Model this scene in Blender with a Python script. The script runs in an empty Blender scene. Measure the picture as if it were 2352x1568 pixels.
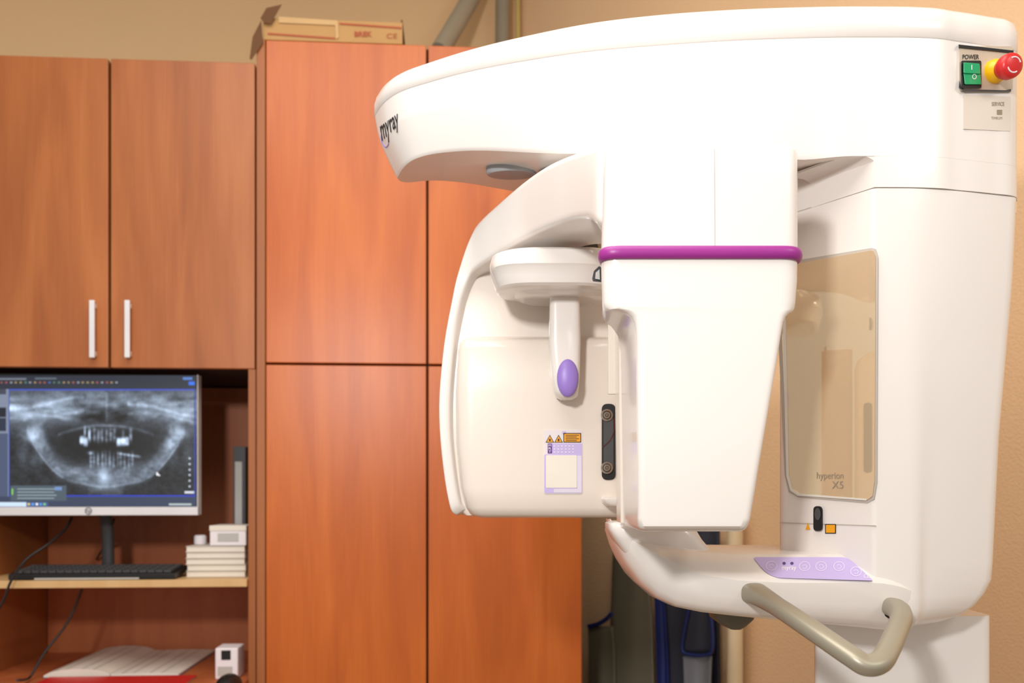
import bpy, bmesh, math, random
import numpy as np
from mathutils import Vector, Matrix
from mathutils.bvhtree import BVHTree
random.seed(4); np.random.seed(4)
SC=bpy.context.scene; COL=SC.collection
H=1.23; HY=1130.0; F=2000.0; CX=1176.0
V=Vector
def P(px,py,Y): return V(((px-CX)/F*Y, Y, H+(HY-py)/F*Y))
def X_(px,Y): return (px-CX)/F*Y
def Zp(py,Y): return (HY-py)/F*Y+H
# ---------------------------------------------------------------- materials
def s2l(c): return tuple(((x/255)/12.92 if x/255<=0.04045 else ((x/255+0.055)/1.055)**2.4) for x in c)
MATS={}
def mat(name,rgb,rough=.5,metal=0,coat=0,var=.04,scale=8,emit=0,bump=0,bscale=200,spec=.5,alpha=1):
    if name in MATS: return MATS[name]
    m=bpy.data.materials.new(name); m.use_nodes=True; n=m.node_tree.nodes; l=m.node_tree.links
    b=n['Principled BSDF']; c=s2l(rgb)
    tc=n.new('ShaderNodeTexCoord'); no=n.new('ShaderNodeTexNoise'); no.inputs['Scale'].default_value=scale
    l.new(tc.outputs['Object'],no.inputs['Vector'])
    r=n.new('ShaderNodeValToRGB'); r.color_ramp.elements[0].position=.3; r.color_ramp.elements[1].position=.7
    r.color_ramp.elements[0].color=tuple(x*(1-var) for x in c)+(1,)
    r.color_ramp.elements[1].color=tuple(min(1,x*(1+var)) for x in c)+(1,)
    l.new(no.outputs['Fac'],r.inputs['Fac']); l.new(r.outputs['Color'],b.inputs['Base Color'])
    b.inputs['Roughness'].default_value=rough; b.inputs['Metallic'].default_value=metal
    b.inputs['Coat Weight'].default_value=coat; b.inputs['Coat Roughness'].default_value=.06
    b.inputs['Specular IOR Level'].default_value=spec
    if emit:
        l.new(r.outputs['Color'],b.inputs['Emission Color']); b.inputs['Emission Strength'].default_value=emit
    if bump:
        n2=n.new('ShaderNodeTexNoise'); n2.inputs['Scale'].default_value=bscale; n2.inputs['Detail'].default_value=4
        l.new(tc.outputs['Object'],n2.inputs['Vector'])
        bp=n.new('ShaderNodeBump'); bp.inputs['Strength'].default_value=bump; bp.inputs['Distance'].default_value=.004
        l.new(n2.outputs['Fac'],bp.inputs['Height']); l.new(bp.outputs['Normal'],b.inputs['Normal'])
    MATS[name]=m; return m
def wood(name,c1,c2,c3,rough=.35,off=0):
    m=bpy.data.materials.new(name); m.use_nodes=True; n=m.node_tree.nodes; l=m.node_tree.links
    b=n['Principled BSDF']; tc=n.new('ShaderNodeTexCoord'); mp=n.new('ShaderNodeMapping')
    mp.inputs['Scale'].default_value=(5,5,.6); mp.inputs['Location'].default_value=(off,off,off)
    l.new(tc.outputs['Object'],mp.inputs['Vector'])
    a=n.new('ShaderNodeTexNoise'); a.inputs['Scale'].default_value=2.0; a.inputs['Detail'].default_value=3; a.inputs['Distortion'].default_value=.8
    l.new(mp.outputs['Vector'],a.inputs['Vector'])
    mp2=n.new('ShaderNodeMapping'); mp2.inputs['Scale'].default_value=(110,110,3.5); l.new(tc.outputs['Object'],mp2.inputs['Vector'])
    g=n.new('ShaderNodeTexNoise'); g.inputs['Scale'].default_value=2; g.inputs['Detail'].default_value=4
    l.new(mp2.outputs['Vector'],g.inputs['Vector'])
    mx=n.new('ShaderNodeMix'); mx.data_type='FLOAT'; mx.inputs[0].default_value=.20
    l.new(a.outputs['Fac'],mx.inputs[2]); l.new(g.outputs['Fac'],mx.inputs[3])
    r=n.new('ShaderNodeValToRGB'); e=r.color_ramp.elements
    e[0].position=.32; e[0].color=s2l(c1)+(1,); e[1].position=.68; e[1].color=s2l(c3)+(1,)
    k=e.new(.5); k.color=s2l(c2)+(1,)
    l.new(mx.outputs[0],r.inputs['Fac']); l.new(r.outputs['Color'],b.inputs['Base Color'])
    b.inputs['Roughness'].default_value=rough
    return m
WH=mat('white_plastic',(236,230,225),.24,coat=.4,var=.006)
WH2=mat('cream_plastic',(233,222,211),.24,coat=.5,var=.006)
SEAM=mat('seam_grey',(188,180,170),.6)
PURP=mat('purple_rubber',(152,42,138),.4)
LAV=mat('lavender',(196,180,230),.4,var=.01)
LAV2=mat('lavender_pad',(152,124,207),.4,var=.01)
OLIVE=mat('champagne_metal',(166,160,142),.42,metal=.45,var=.02)
BLK=mat('black_plastic',(22,22,24),.4)
DGR=mat('dark_grey',(70,70,72),.4)
LGR=mat('light_grey',(190,188,184),.4)
MGR=mat('pivot_grey',(160,162,166),.35)
CHR=mat('chrome',(200,200,200),.15,metal=1)
ORG=mat('warning_orange',(240,165,20),.5)
GRN=mat('green_switch',(0,155,95),.25,coat=.5,emit=.12)
YEL=mat('yellow_plastic',(250,190,10),.35)
RED=mat('red_plastic',(210,38,38),.35)
PAPER=mat('paper',(235,229,217),.7)
STK=mat('sticker_beige',(222,212,200),.5)
INK=mat('ink',(40,36,40),.6)
INKG=mat('ink_grey',(150,138,118),.5)
WHT=mat('white_print',(240,235,240),.5)
WHF=mat('faint_print',(228,218,246),.5)
WALL=mat('wall_paint',(240,202,154),.85,var=.03,scale=2,bump=.5,bscale=180)
WALLR=mat('wall_paint_peach',(238,200,156),.85,var=.03,scale=2,bump=.5,bscale=160)
CEIL=mat('ceiling_paint',(240,232,218),.9)
FLOOR=mat('floor_tile',(160,145,128),.5,scale=3)
W1=wood('wood_brown',(156,88,44),(172,100,52),(187,114,62),.40)
W2=wood('wood_orange',(182,88,26),(197,100,32),(211,114,42),.36,3)
W3=wood('wood_niche',(168,90,50),(180,100,56),(190,110,64),.5,5)
W4=wood('wood_edge',(152,88,44),(162,96,50),(172,104,56),.5,7)
W5=wood('wood_pale_edge',(206,168,112),(214,176,122),(220,184,132),.5,9)
GAP=mat('gap_dark',(50,26,14),.8)
CARD=mat('cardboard',(194,152,98),.85)
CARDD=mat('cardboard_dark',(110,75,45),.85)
REDP=mat('print_red',(180,92,62),.8)
APR=mat('apron_grey',(98,93,75),.75,bump=.3,bscale=300)
APN=mat('apron_dark',(38,40,54),.7)
BLUE=mat('blue_trim',(14,30,92),.6)
MESHG=mat('pouch_grey',(115,118,124),.7)
PIPE=mat('pipe_grey',(168,158,138),.5)
CREAM=mat('cream_pole',(232,212,174),.5)
SIL=mat('silver_plastic',(228,228,232),.35)
MIR=mat('mirror_cream_reflection',(238,214,178),.02,metal=.5,var=.0)  # cream base colour paints in the pale reflection; the pane only half mirrors
MIR2=mat('mirror_bevel',(235,232,222),.2,metal=.2,var=.0)
# ---------------------------------------------------------------- object helpers
RW={}
def link(o,parent):
    COL.objects.link(o)
    if parent is not None:
        o.parent=parent
        o.matrix_parent_inverse=RW.get(parent.name,Matrix.Identity(4)).inverted()
def tag(o,label,cat,group=None):
    o['label']=label; o['category']=cat
    if group: o['group']=group
    return o
def thing(name,label,cat,loc,group=None):
    o=bpy.data.objects.new(name,None); o.empty_display_size=.05; COL.objects.link(o); o.location=loc
    RW[o.name]=Matrix.Translation(V(loc)); return tag(o,label,cat,group)
def mk(name,vs,fs,m,parent=None,smooth=False,bevel=0,seg=3,sharp=35,solid=0):
    me=bpy.data.meshes.new(name); me.from_pydata([tuple(v) for v in vs],[],fs); me.validate()
    bm=bmesh.new(); bm.from_mesh(me); bmesh.ops.recalc_face_normals(bm,faces=bm.faces[:]); bm.to_mesh(me); bm.free()
    if smooth:
        for p in me.polygons: p.use_smooth=len(p.vertices)<9
        me.set_sharp_from_angle(angle=math.radians(sharp))
    me.materials.append(m)
    o=bpy.data.objects.new(name,me); link(o,parent)
    if solid:
        s=o.modifiers.new('s','SOLIDIFY'); s.thickness=solid; s.offset=0
    if bevel:
        b=o.modifiers.new('b','BEVEL'); b.width=bevel; b.segments=seg; b.limit_method='ANGLE'; b.angle_limit=math.radians(35)
    return o
def struct(o): o['kind']='structure'; return o
def loft(rings,cap=True):
    n=len(rings[0]); vs=[v for r in rings for v in r]; fs=[]
    for i in range(len(rings)-1):
        for j in range(n):
            a=i*n+j; b=i*n+(j+1)%n; fs.append((a,b,b+n,a+n))
    if cap: fs.append(tuple(range(n))[::-1]); fs.append(tuple(range((len(rings)-1)*n,len(rings)*n)))
    return vs,fs
def boxm(x0,x1,y0,y1,z0,z1,T=lambda p:p):
    vs=[T(V((x,y,z))) for z in (z0,z1) for y in (y0,y1) for x in (x0,x1)]
    return vs,[(0,1,3,2),(4,6,7,5),(0,4,5,1),(1,5,7,3),(3,7,6,2),(2,6,4,0)]
def box(name,x0,x1,y0,y1,z0,z1,m,parent=None,bevel=.003,T=lambda p:p):
    vs,fs=boxm(x0,x1,y0,y1,z0,z1,T); return mk(name,vs,fs,m,parent,bevel=bevel)
def roundpoly(pts,rs,n=6):
    out=[]; N=len(pts)
    for i in range(N):
        p=V(pts[i]).to_2d(); a=V(pts[i-1]).to_2d(); b=V(pts[(i+1)%N]).to_2d()
        r=rs[i] if isinstance(rs,(list,tuple)) else rs
        da=(a-p); db=(b-p); r=min(r,da.length*.48,db.length*.48)
        s=p+da.normalized()*r; e=p+db.normalized()*r
        for k in range(n+1):
            t=k/n; out.append((1-t)**2*s+2*t*(1-t)*p+t*t*e)
    return out
def rrect(x0,x1,y0,y1,z,r,n=6):
    return [V((q.x,q.y,z)) for q in roundpoly([(x0,y0),(x1,y0),(x1,y1),(x0,y1)],r,n)]
def catmull(pts,n=6,closed=False):
    pts=[V(p) for p in pts]; N=len(pts); out=[]
    rng=range(N) if closed else range(N-1)
    for i in rng:
        if closed: p0,p1,p2,p3=pts[i-1],pts[i],pts[(i+1)%N],pts[(i+2)%N]
        else: p0,p1,p2,p3=pts[max(i-1,0)],pts[i],pts[i+1],pts[min(i+2,N-1)]
        for k in range(n):
            t=k/n; out.append(.5*((2*p1)+(p2-p0)*t+(2*p0-5*p1+4*p2-p3)*t*t+(3*p1-p0-3*p2+p3)*t**3))
    if not closed: out.append(pts[-1])
    return out
def tube(name,pts,r,m,parent=None,n=12,sm=6,ry=None,closed=False,sq=1):
    path=catmull(pts,sm,closed) if sm>1 else [V(p) for p in pts]
    rings=[]; L=len(path); up=V((0,0,1))
    t0=(path[1]-path[0]).normalized()
    u=t0.cross(up); 
    if u.length<.1: u=t0.cross(V((0,1,0)))
    u.normalize()
    def ss(x): return math.copysign(abs(x)**sq,x)
    for i,p in enumerate(path):
        if closed: t=(path[(i+1)%L]-path[i-1]).normalized()
        else: t=(path[min(i+1,L-1)]-path[max(i-1,0)]).normalized()
        u=(u-t*u.dot(t)).normalized(); w=t.cross(u)
        rr=r(i/(L-1)) if callable(r) else r; r2=rr*(ry or 1)
        rings.append([p+u*ss(math.cos(a))*rr+w*ss(math.sin(a))*r2 for a in [2*math.pi*k/n for k in range(n)]])
    if closed: rings.append(rings[0]); vs,fs=loft(rings,False)
    else: vs,fs=loft(rings)
    return mk(name,vs,fs,m,parent,smooth=True,sharp=60)
class Plane:
    def __init__(s,p,n): s.p=V(p); s.n=V(n).normalized()
    def __call__(s,px,py,off=0):
        d=V(((px-CX)/F,1,(HY-py)/F)); c=V((0,0,H)); q=s.p+s.n*off
        t=(q-c).dot(s.n)/d.dot(s.n); return c+d*t
def decal(name,pts,pl,m,parent,th=.0015,bevel=0,smooth=False,base=-.0005):
    n=len(pts); vs=[pl(x,y,base) for x,y in pts]+[pl(x,y,th) for x,y in pts]
    vs,fs=loft([vs[:n],vs[n:]]); return mk(name,vs,fs,m,parent,bevel=bevel,smooth=smooth)
def rr_px(x0,y0,x1,y1,r,n=5): return [(q.x,q.y) for q in roundpoly([(x0,y0),(x1,y0),(x1,y1),(x0,y1)],r,n)]
def ell_px(cx,cy,rx,ry,n=28): return [(cx+rx*math.cos(2*math.pi*k/n),cy+ry*math.sin(2*math.pi*k/n)) for k in range(n)]
def ringd(name,cx,cy,rx,ry,w,pl,m,parent,th=.0016,a0=0,a1=360,n=24):
    full=(a1-a0)>=360; vs=[];fs=[]
    for k in range(n+1):
        a=math.radians(a0+(a1-a0)*k/n)
        vs.append(pl(cx+rx*math.cos(a),cy+ry*math.sin(a),th)); vs.append(pl(cx+(rx-w)*math.cos(a),cy+(ry-w)*math.sin(a),th))
    for k in range(n): fs.append((2*k,2*k+1,2*k+3,2*k+2))
    return mk(name,vs,fs,m,parent)
def text(s,quad,pl,m,parent,th=.0018,name='lettering',bold=0):
    cu=bpy.data.curves.new('t','FONT'); cu.body=s; cu.resolution_u=3; cu.offset=bold
    o=bpy.data.objects.new('t',cu); COL.objects.link(o)
    dg=bpy.context.evaluated_depsgraph_get(); me=bpy.data.meshes.new_from_object(o.evaluated_get(dg))
    vs=[v.co.copy() for v in me.vertices]; fs=[tuple(p.vertices) for p in me.polygons]
    bpy.data.objects.remove(o); 
    x0=min(v.x for v in vs);x1=max(v.x for v in vs);y0=min(v.y for v in vs);y1=max(v.y for v in vs)
    bl,br,tr,tl=[V(q) for q in quad]; out=[]
    for v in vs:
        a=(v.x-x0)/(x1-x0); b=(v.y-y0)/(y1-y0)
        q=(bl*(1-a)+br*a)*(1-b)+(tl*(1-a)+tr*a)*b; out.append(pl(q.x,q.y,th))
    return mk(name,out,fs,m,parent)
def tq(x0,y0,x1,y1): return [(x0,y1),(x1,y1),(x1,y0),(x0,y0)]
def bvh(o):
    b=bmesh.new(); b.from_mesh(o.data); t=BVHTree.FromBMesh(b); b.free(); return t
# cabinet frame
TH=math.atan(.065); ct,st=math.cos(TH),math.sin(TH)
def CYd(px,v): return (v+2.3*ct)/(ct-(px-CX)/F*st)
def U(px,v=0):
    Y=CYd(px,v); return (px-CX)/F*Y*ct+(Y-2.3)*st
def ZC(px,py,v=0): return (HY-py)/F*CYd(px,v)
def W(p): return V((p[0]*ct-p[1]*st, 2.3+p[0]*st+p[1]*ct, H+p[2]))
def cb(name,u0,u1,v0,v1,z0,z1,m,parent=None,bevel=.0015): return box(name,u0,u1,v0,v1,z0,z1,m,parent,bevel,T=W)
def CP(v): # plane at cabinet depth v
    return Plane(W((0,v,0)),(st,-ct,0))
# ---------------------------------------------------------------- setting
def wallquad(name,a,b,z0,z1,m,t,nrm):
    n=V(nrm).normalized()*t; a=V(a);b=V(b)
    vs=[V((q.x,q.y,z))+o for z in (z0,z1) for q,o in ((a,V((0,0,0))),(b,V((0,0,0))),(b,n),(a,n))]
    fs=[(0,1,2,3),(4,7,6,5),(0,4,5,1),(1,5,6,2),(2,6,7,3),(3,7,4,0)]
    return struct(mk(name,vs,fs,m))
CORN=(.02,2.98,0)
vb=.665
Lw=W((-2.4,vb,0)); 
wallquad('wall_back',(Lw.x,Lw.y,0),(CORN[0]+.0,CORN[1],0),0,3.0,WALL,.1,(-st,ct,0))
wallquad('wall_right',CORN,(CORN[0]+2.2,CORN[1]-2.2,0),0,3.0,WALLR,.1,(1,1,0))
struct(box('floor',-2.5,2.4,-1.5,3.1,-.05,0,FLOOR,bevel=0))
struct(box('ceiling',-2.5,2.4,-1.5,3.1,3.0,3.05,CEIL,bevel=0))
# ---------------------------------------------------------------- wall cabinet
zut=ZC(249,136); zub=ZC(249,841); uL=U(-86); uS=U(587)
r=thing('wall_cabinet','brown wood wall cabinet with two doors and white bar handles above the monitor','cabinet',W(((uL+uS)/2,.3,zub)))
cb('body',uL,uS-.001,.02,.655,zub,zut,GAP,r)
for a,b,h in ((-84,248,211),(254.5,585,292)):
    d=cb('door',U(a),U(b),0,.0195,zub-.003,zut+.002,W1,r,.002)
    hu=U(h,-.02); hz0,hz1=ZC(h,689,-.02),ZC(h,821,-.02)
    vs,fs=boxm(hu-.0065,hu+.0065,-.022,-.015,hz1,hz0,W)
    for q_ in (hz1+.006,hz0-.018):
        v2,f2=boxm(hu-.005,hu+.005,-.0155,-.0005,q_,q_+.012,W); o_=len(vs); vs=vs+v2; fs=fs+[tuple(i+o_ for i in f) for f in f2]
    mk('handle',vs,fs,SIL,d,bevel=.0015)
# ---------------------------------------------------------------- tall cabinet
ztt=ZC(800,98); zts=ZC(800,836.5); a0,a1=U(589),U(1338)
r=thing('tall_cabinet','tall orange wood cabinet with four plain doors behind the white machine','cabinet',W(((a0+a1)/2,.2,-H)))
cb('body',a0,a1,.02,.44,-H+.06,ztt-.0,GAP,r)
cb('side_panel',a0,U(609),.0,.44,-H,ztt+.002,W4,r)
cb('plinth',U(609)+.002,a1,.05,.43,-H,-H+.058,W4,r)
for x0,x1 in ((611,979),(984,1336)):
    cb('door',U(x0),U(x1),0,.0195,zts+.003,ztt,W2,r,.002)
    cb('door',U(x0),U(x1),0,.0195,-H+.07,zts-.003,W2,r,.002)
# ---------------------------------------------------------------- desk niche unit
zsh=ZC(300,1331,0); zdk=ZC(300,1563,0)
r=thing('desk_unit','open brown wood desk unit with pale shelf under the wall cabinet','desk',W(((uL+uS)/2,.2,-H)))
cb('side_panel',U(570),uS,.0,.655,-H,zub-.004,W4,r)
cb('side_panel',uL,uL+.018,.0,.655,-H,zub-.004,W4,r)
cb('back_panel',uL+.019,U(570)-.001,.42,.44,-H,zub-.004,W3,r)
cb('shelf',uL+.019,U(570)-.001,-.012,.419,zsh-.019,zsh,W5,r)
cb('desktop',uL+.019,U(570)-.001,-.28,.419,zdk-.025,zdk,W3,r)
for q in (0,1): cb('leg',uL+.03 if q==0 else U(570)-.07,uL+.07 if q==0 else U(570)-.03,-.26,-.22,-H,zdk-.025,W4,r)
# ---------------------------------------------------------------- monitor
vm=.05; mL,mR=U(-49,vm),U(455,vm); mt=ZC(200,858,vm); mb=ZC(200,1183,vm); mc=U(203,vm)
r=thing('computer_monitor','wide silver rimmed monitor showing a grey panoramic jaw x-ray','monitor',W((mc,.2,zsh)))
cb('housing',mL,mR-.0005,vm+.002,vm+.03,mb,mt,BLK,r,.002)
cb('chin_bezel',mL,mR,vm-.002,vm+.012,mb,ZC(200,1164,vm),SIL,r,.001)
cb('rim',U(453,vm),mR,vm-.001,vm+.03,mb+.001,mt,SIL,r,.0005)
pm=CP(vm-.003)
lg=ringd('logo',203,1173,8,8,1.6,pm,DGR,r,th=.0006); text('hp',tq(198,1168,208,1179),pm,DGR,r,th=.0006,name='logo_lettering')
tube('stand_neck',[W((mc,vm+.03,ZC(203,1120,.1))),W((mc,vm+.06,ZC(203,1150,.1))),W((mc,.17,ZC(203,1200,.1))),W((mc,.18,zsh+.008))],.017,DGR,r,n=10,ry=.7)
cb('stand_base',mc-.11,mc+.11,.14,.33,zsh+.0005,zsh+.011,LGR,r,.004)
# screen picture
NX,NY=480,300
xs=np.linspace(-45,451,NX+1); ys=np.linspace(862,1164,NY+1)
xc=(xs[:-1]+xs[1:])/2; yc=(ys[:-1]+ys[1:])/2
Xg,Yg=np.meshgrid(xc,yc)
def snoise(sx,sy):
    g=np.random.rand(int(360/sy)+3,int(560/sx)+3); u=(Xg+50)/sx; v=(Yg-860)/sy
    i=u.astype(int); j=v.astype(int); fu=u-i; fv=v-j; fu=fu*fu*(3-2*fu); fv=fv*fv*(3-2*fv)
    return (g[j,i]*(1-fu)+g[j,i+1]*fu)*(1-fv)+(g[j+1,i]*(1-fu)+g[j+1,i+1]*fu)*fv
def G(cx,cy,sx,sy): return np.exp(-((Xg-cx)/sx)**2-((Yg-cy)/sy)**2)
def sg(x): return 1/(1+np.exp(-np.clip(x,-30,30)))
n1=snoise(38,14)*.55+snoise(15,8)*.45; n2=snoise(3,3); n3=snoise(20,20)*.6+snoise(8,8)*.4; n4=snoise(9,5)
ax=abs(Xg-243)
val=.21+.36*np.exp(-((Yg-932)/38)**2)*(.15+1.3*n1)+.07*(n2-.5)+.09*(n3-.5)+.05*(n4-.5)
for yy,am in ((918,.16),(934,.2),(952,.14)):
    val+=am*np.exp(-((Yg-(yy+10*np.sin(Xg/45+yy)+ax*.06))/4.5)**2)*(ax>50)*n3*1.6
val-=.26*np.exp(-(((Xg-243)/60)**4+((Yg-950)/22)**4))
val+=.14*np.exp(-((Xg-245)/3.5)**2)*(Yg<968)*(Yg>900)
val+=.26*np.exp(-((Yg-(977+(ax/95)**2*16))/3.5)**2)*(ax<110)*(.6+.8*n3)
dk=np.exp(-((ax/132)**4+((Yg-1020)/44)**4)); val=val*(1-.66*dk)
tt=np.clip(ax/182,0,1.0)
yo=1116-tt**2.8*120+2*np.sin(Xg/17); yi=1074-np.clip(ax/150,0,1.0)**4*95+2*np.sin(Xg/11+2)
band=sg((yo-Yg)/3)*sg((Yg-yi)/6)*(ax<182)*sg((Yg-985)/8)
val+=band*(.17+.22*(n3-.4)+.06*n4)
val+=.18*np.exp(-((Yg-yo)/3.2)**2)*(ax<168)*(Yg>1005)*(.6+.6*n3)
val+=.30*G(240,1092,13,22)+.14*G(238,1122,46,9)
for sx_ in (-1,1):
    cx=243+sx_*156; val+=.16*np.exp(-(((Xg-cx-sx_*6*np.sin(Yg/14))/17)**4))*sg((Yg-965)/8)*sg((1070-Yg)/16)*(.5+.9*n3)
    val+=.32*G(243+sx_*170,1000,22,15)*(.3+1.2*n1); val+=.22*G(243+sx_*182,958,26,12)*(.3+n1*1.2)
    val+=.13*G(243+sx_*190,1040,14,40)
val-=.08*sg((Yg-yo-6)/4)*(ax>40)
random.seed(9)
for k in range(13):
    cx=188+k*9.4+random.uniform(-.8,.8); br=k in (0,1,9,10,11)
    if br: val+=.8*np.exp(-((Xg-cx)/5)**4-((Yg-(1012+random.uniform(-4,3)))/10)**4)*(.8+.4*n4)
    else: val+=.36*np.exp(-((Xg-cx)/3.6)**4-((Yg-(1001+random.uniform(-3,3)))/16)**4)*(.5+.8*n4)
val+=.6*G(195,992,2.6,11)+.5*G(205,997,2.6,13)+.3*G(283,996,3,9)
for k in range(12):
    cx=208+k*8.8+random.uniform(-1.2,1.2); val+=(.24+.12*random.random())*np.exp(-((Xg-cx)/3.1)**4-((Yg-1056-random.uniform(-4,4))/17)**4)*(.5+.8*n4)
val+=.4*np.exp(-((Yg-(1043+(Xg-285)*.15))/3)**2)*sg((Xg-272)/2)*sg((322-Xg)/2)+.45*G(208,1040,6,4)
val=np.clip(val,.04,1)
img=np.stack([val*.86,val*.95,val*1.07],-1)*1.08
img=np.clip(img,0,1)
def rect(x0,y0,x1,y1,c):
    mk_=(Xg>=x0)&(Xg<x1)&(Yg>=y0)&(Yg<y1); img[mk_]=np.array(c)/255
rect(-50,860,22,1165,(120,130,150)); rect(-50,880,14,905,(60,66,80)); rect(-12,935,14,958,(20,26,40)); rect(-12,960,14,990,(34,44,66))
rect(-50,995,18,1150,(70,82,108))
rect(-50,860,455,893,(36,42,56)); rect(-50,868,60,872,(110,116,128)); rect(80,867,130,871,(90,98,110)); rect(420,866,442,872,(80,120,190)); rect(433,876,447,884,(50,110,230))
for k in range(26):
    c=random.choice([(150,80,74),(80,120,100),(140,140,150),(70,100,160),(150,130,80)]); x=-10+k*11; 
    if x<270: rect(x,876,x+5,880,c)
rect(20,893,449,896,(60,80,190)); rect(20,893,22.5,1140,(50,70,170)); rect(446,893,449,1140,(40,60,150)); rect(20,1137,449,1139.5,(40,60,190))
rect(-50,1140,455,1165,(52,62,86)); rect(-50,1153,60,1163,(200,220,240)); rect(60,1153,110,1163,(70,90,140))
for k in range(5): rect(64+k*9,1155,69+k*9,1160,[(220,200,90),(90,160,240),(240,240,240),(90,160,240),(120,200,120)][k])
rect(24,1115,152,1150,(72,86,98)); rect(26,1122,30,1136,(120,190,90))
for k in range(4): rect(40,1122+k*7,118+random.randint(0,20),1124+k*7,(150,165,170))
rect(126,1118,142,1126,(110,140,190))
for k in range(7): rect(433,1050+k*13,438,1054+k*13,(190,200,215))
rect(424,1128,446,1133,(210,215,225)); rect(388,1156,440,1160,(180,190,190)); 
for k in range(9): rect(359+k*.5,1084+k,360+k*.9+1,1085+k,(235,235,240))
rect(359,1084,363,1092,(235,235,240))
lin=np.where(img<=.04045,img/12.92,((img+.055)/1.055)**2.4)
pl=CP(vm-.0006)
vs=[pl(x,y) for y in ys for x in xs]
fs=[(j*(NX+1)+i,j*(NX+1)+i+1,(j+1)*(NX+1)+i+1,(j+1)*(NX+1)+i) for j in range(NY) for i in range(NX)]
me=bpy.data.meshes.new('screen'); me.from_pydata([tuple(v) for v in vs],[],fs)
ca=me.color_attributes.new('Col','FLOAT_COLOR','CORNER')
cc=np.repeat(lin.reshape(-1,3),4,axis=0); cc=np.concatenate([cc,np.ones((len(cc),1))],1)
ca.data.foreach_set('color',cc.astype(np.float32).ravel())
sm=bpy.data.materials.new('screen_glow'); sm.use_nodes=True; nn=sm.node_tree.nodes; ll=sm.node_tree.links
at=nn.new('ShaderNodeVertexColor'); at.layer_name='Col'; bb=nn['Principled BSDF']; bb.inputs['Base Color'].default_value=(.01,.01,.01,1); bb.inputs['Roughness'].default_value=.4
ll.new(at.outputs['Color'],bb.inputs['Emission Color']); bb.inputs['Emission Strength'].default_value=1.15
me.materials.append(sm); so=bpy.data.objects.new('screen',me); link(so,r)
# ---------------------------------------------------------------- keyboard
k0,k1=U(18,.0),U(402,.0)
r=thing('keyboard','black computer keyboard on the pale shelf below the monitor','keyboard',W(((k0+k1)/2,.06,zsh)))
def KT(p): # tilt
    return W((p[0],p[1],p[2]+(p[1]+.0)*.09))
vs,fs=boxm(k0,k1,.0,.125,zsh+.001,zsh+.016,KT); mk('case',vs,fs,BLK,r,bevel=.003)
vs,fs=boxm(U(80,0),U(320,0),-.003,-.0005,zsh+.002,zsh+.006,KT); mk('front_lip',vs,fs,LGR,r)
vs,fs=boxm(0,.018,0,.017,0,.006); kme=None
for j in range(5):
    for i in range(19):
        x=k0+.012+i*(k1-k0-.024)/19; y=.012+j*.021
        if kme is None:
            ko=mk('key',[W((a.x,a.y,a.z))-W((0,0,0)) for a in vs],fs,DGR,r,bevel=0); kme=ko
        else:
            ko=kme.copy(); COL.objects.link(ko)
        ko.location=KT((x,y,zsh+.0165))
# ---------------------------------------------------------------- books on shelf
bx0,bx1=U(427,.05),U(563,.05); bh=.0165
br=thing('book','cream paper block book at the bottom of the stack beside the monitor','book',W(((bx0+bx1)/2,.12,zsh+.0005)),'cream books stacked on the shelf')
cb('pages',bx0+.002,bx1-.001,.052,.205,zsh+.0025,zsh+bh-.0015,PAPER,br,0)
cb('cover',bx0,bx1,.05,.208,zsh+.0008,zsh+.0026,STK,br,.0005); cb('cover',bx0,bx1,.05,.208,zsh+bh-.0016,zsh+bh-.0002,STK,br,.0005)
for k,nm in enumerate(['second cream book from the bottom of the stack beside the monitor','middle cream book of the stack beside the monitor','fourth cream book from the bottom of the stack on the shelf','topmost cream book of the stack, directly under the white carton']):
    c=br.copy(); COL.objects.link(c); c['label']=nm; c.location=br.location+V((random.uniform(-.002,.001),random.uniform(0,.003),(k+1)*bh))
    for ch in list(br.children):
        mpi=ch.matrix_parent_inverse.copy(); q=ch.copy(); COL.objects.link(q); q.parent=c; q.matrix_parent_inverse=mpi
zst=zsh+5*bh
r=thing('carton','small white carton resting on top of the cream book stack','box',W((U(522,.05),.1,zst)))
cb('box_body',U(482,.055),U(565,.055),.055,.16,zst+.001,zst+.052,WHT,r,.002)
cb('lid_edge',U(482,.055)-.001,U(565,.055)+.001,.053,.162,zst+.04,zst+.054,PAPER,r,.001)
cb('label_window',U(500,.055),U(548,.055),.0535,.056,zst+.012,zst+.034,LGR,r,.0)
vs,fs=loft([[W((U(460,.12)+.016*math.cos(a)*s,.12+.016*math.sin(a)*s,z)) for a in [k*math.pi/10 for k in range(20)]] for z,s in ((zst+.001,.9),(zst+.004,1),(zst+.022,1),(zst+.026,.8))])
tag(mk('bottle_cap',vs,fs,WHT,smooth=True),'small round white cap lying on the stack left of the carton','cap')
r=thing('binder','dark grey ring binder standing upright at the right end of the shelf','binder',W((U(552,.25),.3,zsh)))
cb('spine',U(536,.23),U(567,.23)-.004,.23,.235,zsh+.001,ZC(550,1025,.23),DGR,r,.001)
cb('cover',U(536,.23),U(536,.23)+.004,.2355,.40,zsh+.001,ZC(550,1025,.23),DGR,r,.001)
cb('cover',U(567,.23)-.008,U(567,.23)-.004,.2355,.40,zsh+.001,ZC(550,1025,.23),DGR,r,.001)
cb('spine_label',U(540,.23),U(556,.23),.2285,.2299,ZC(550,1250,.23),ZC(550,1060,.23),LGR,r,0)
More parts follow.
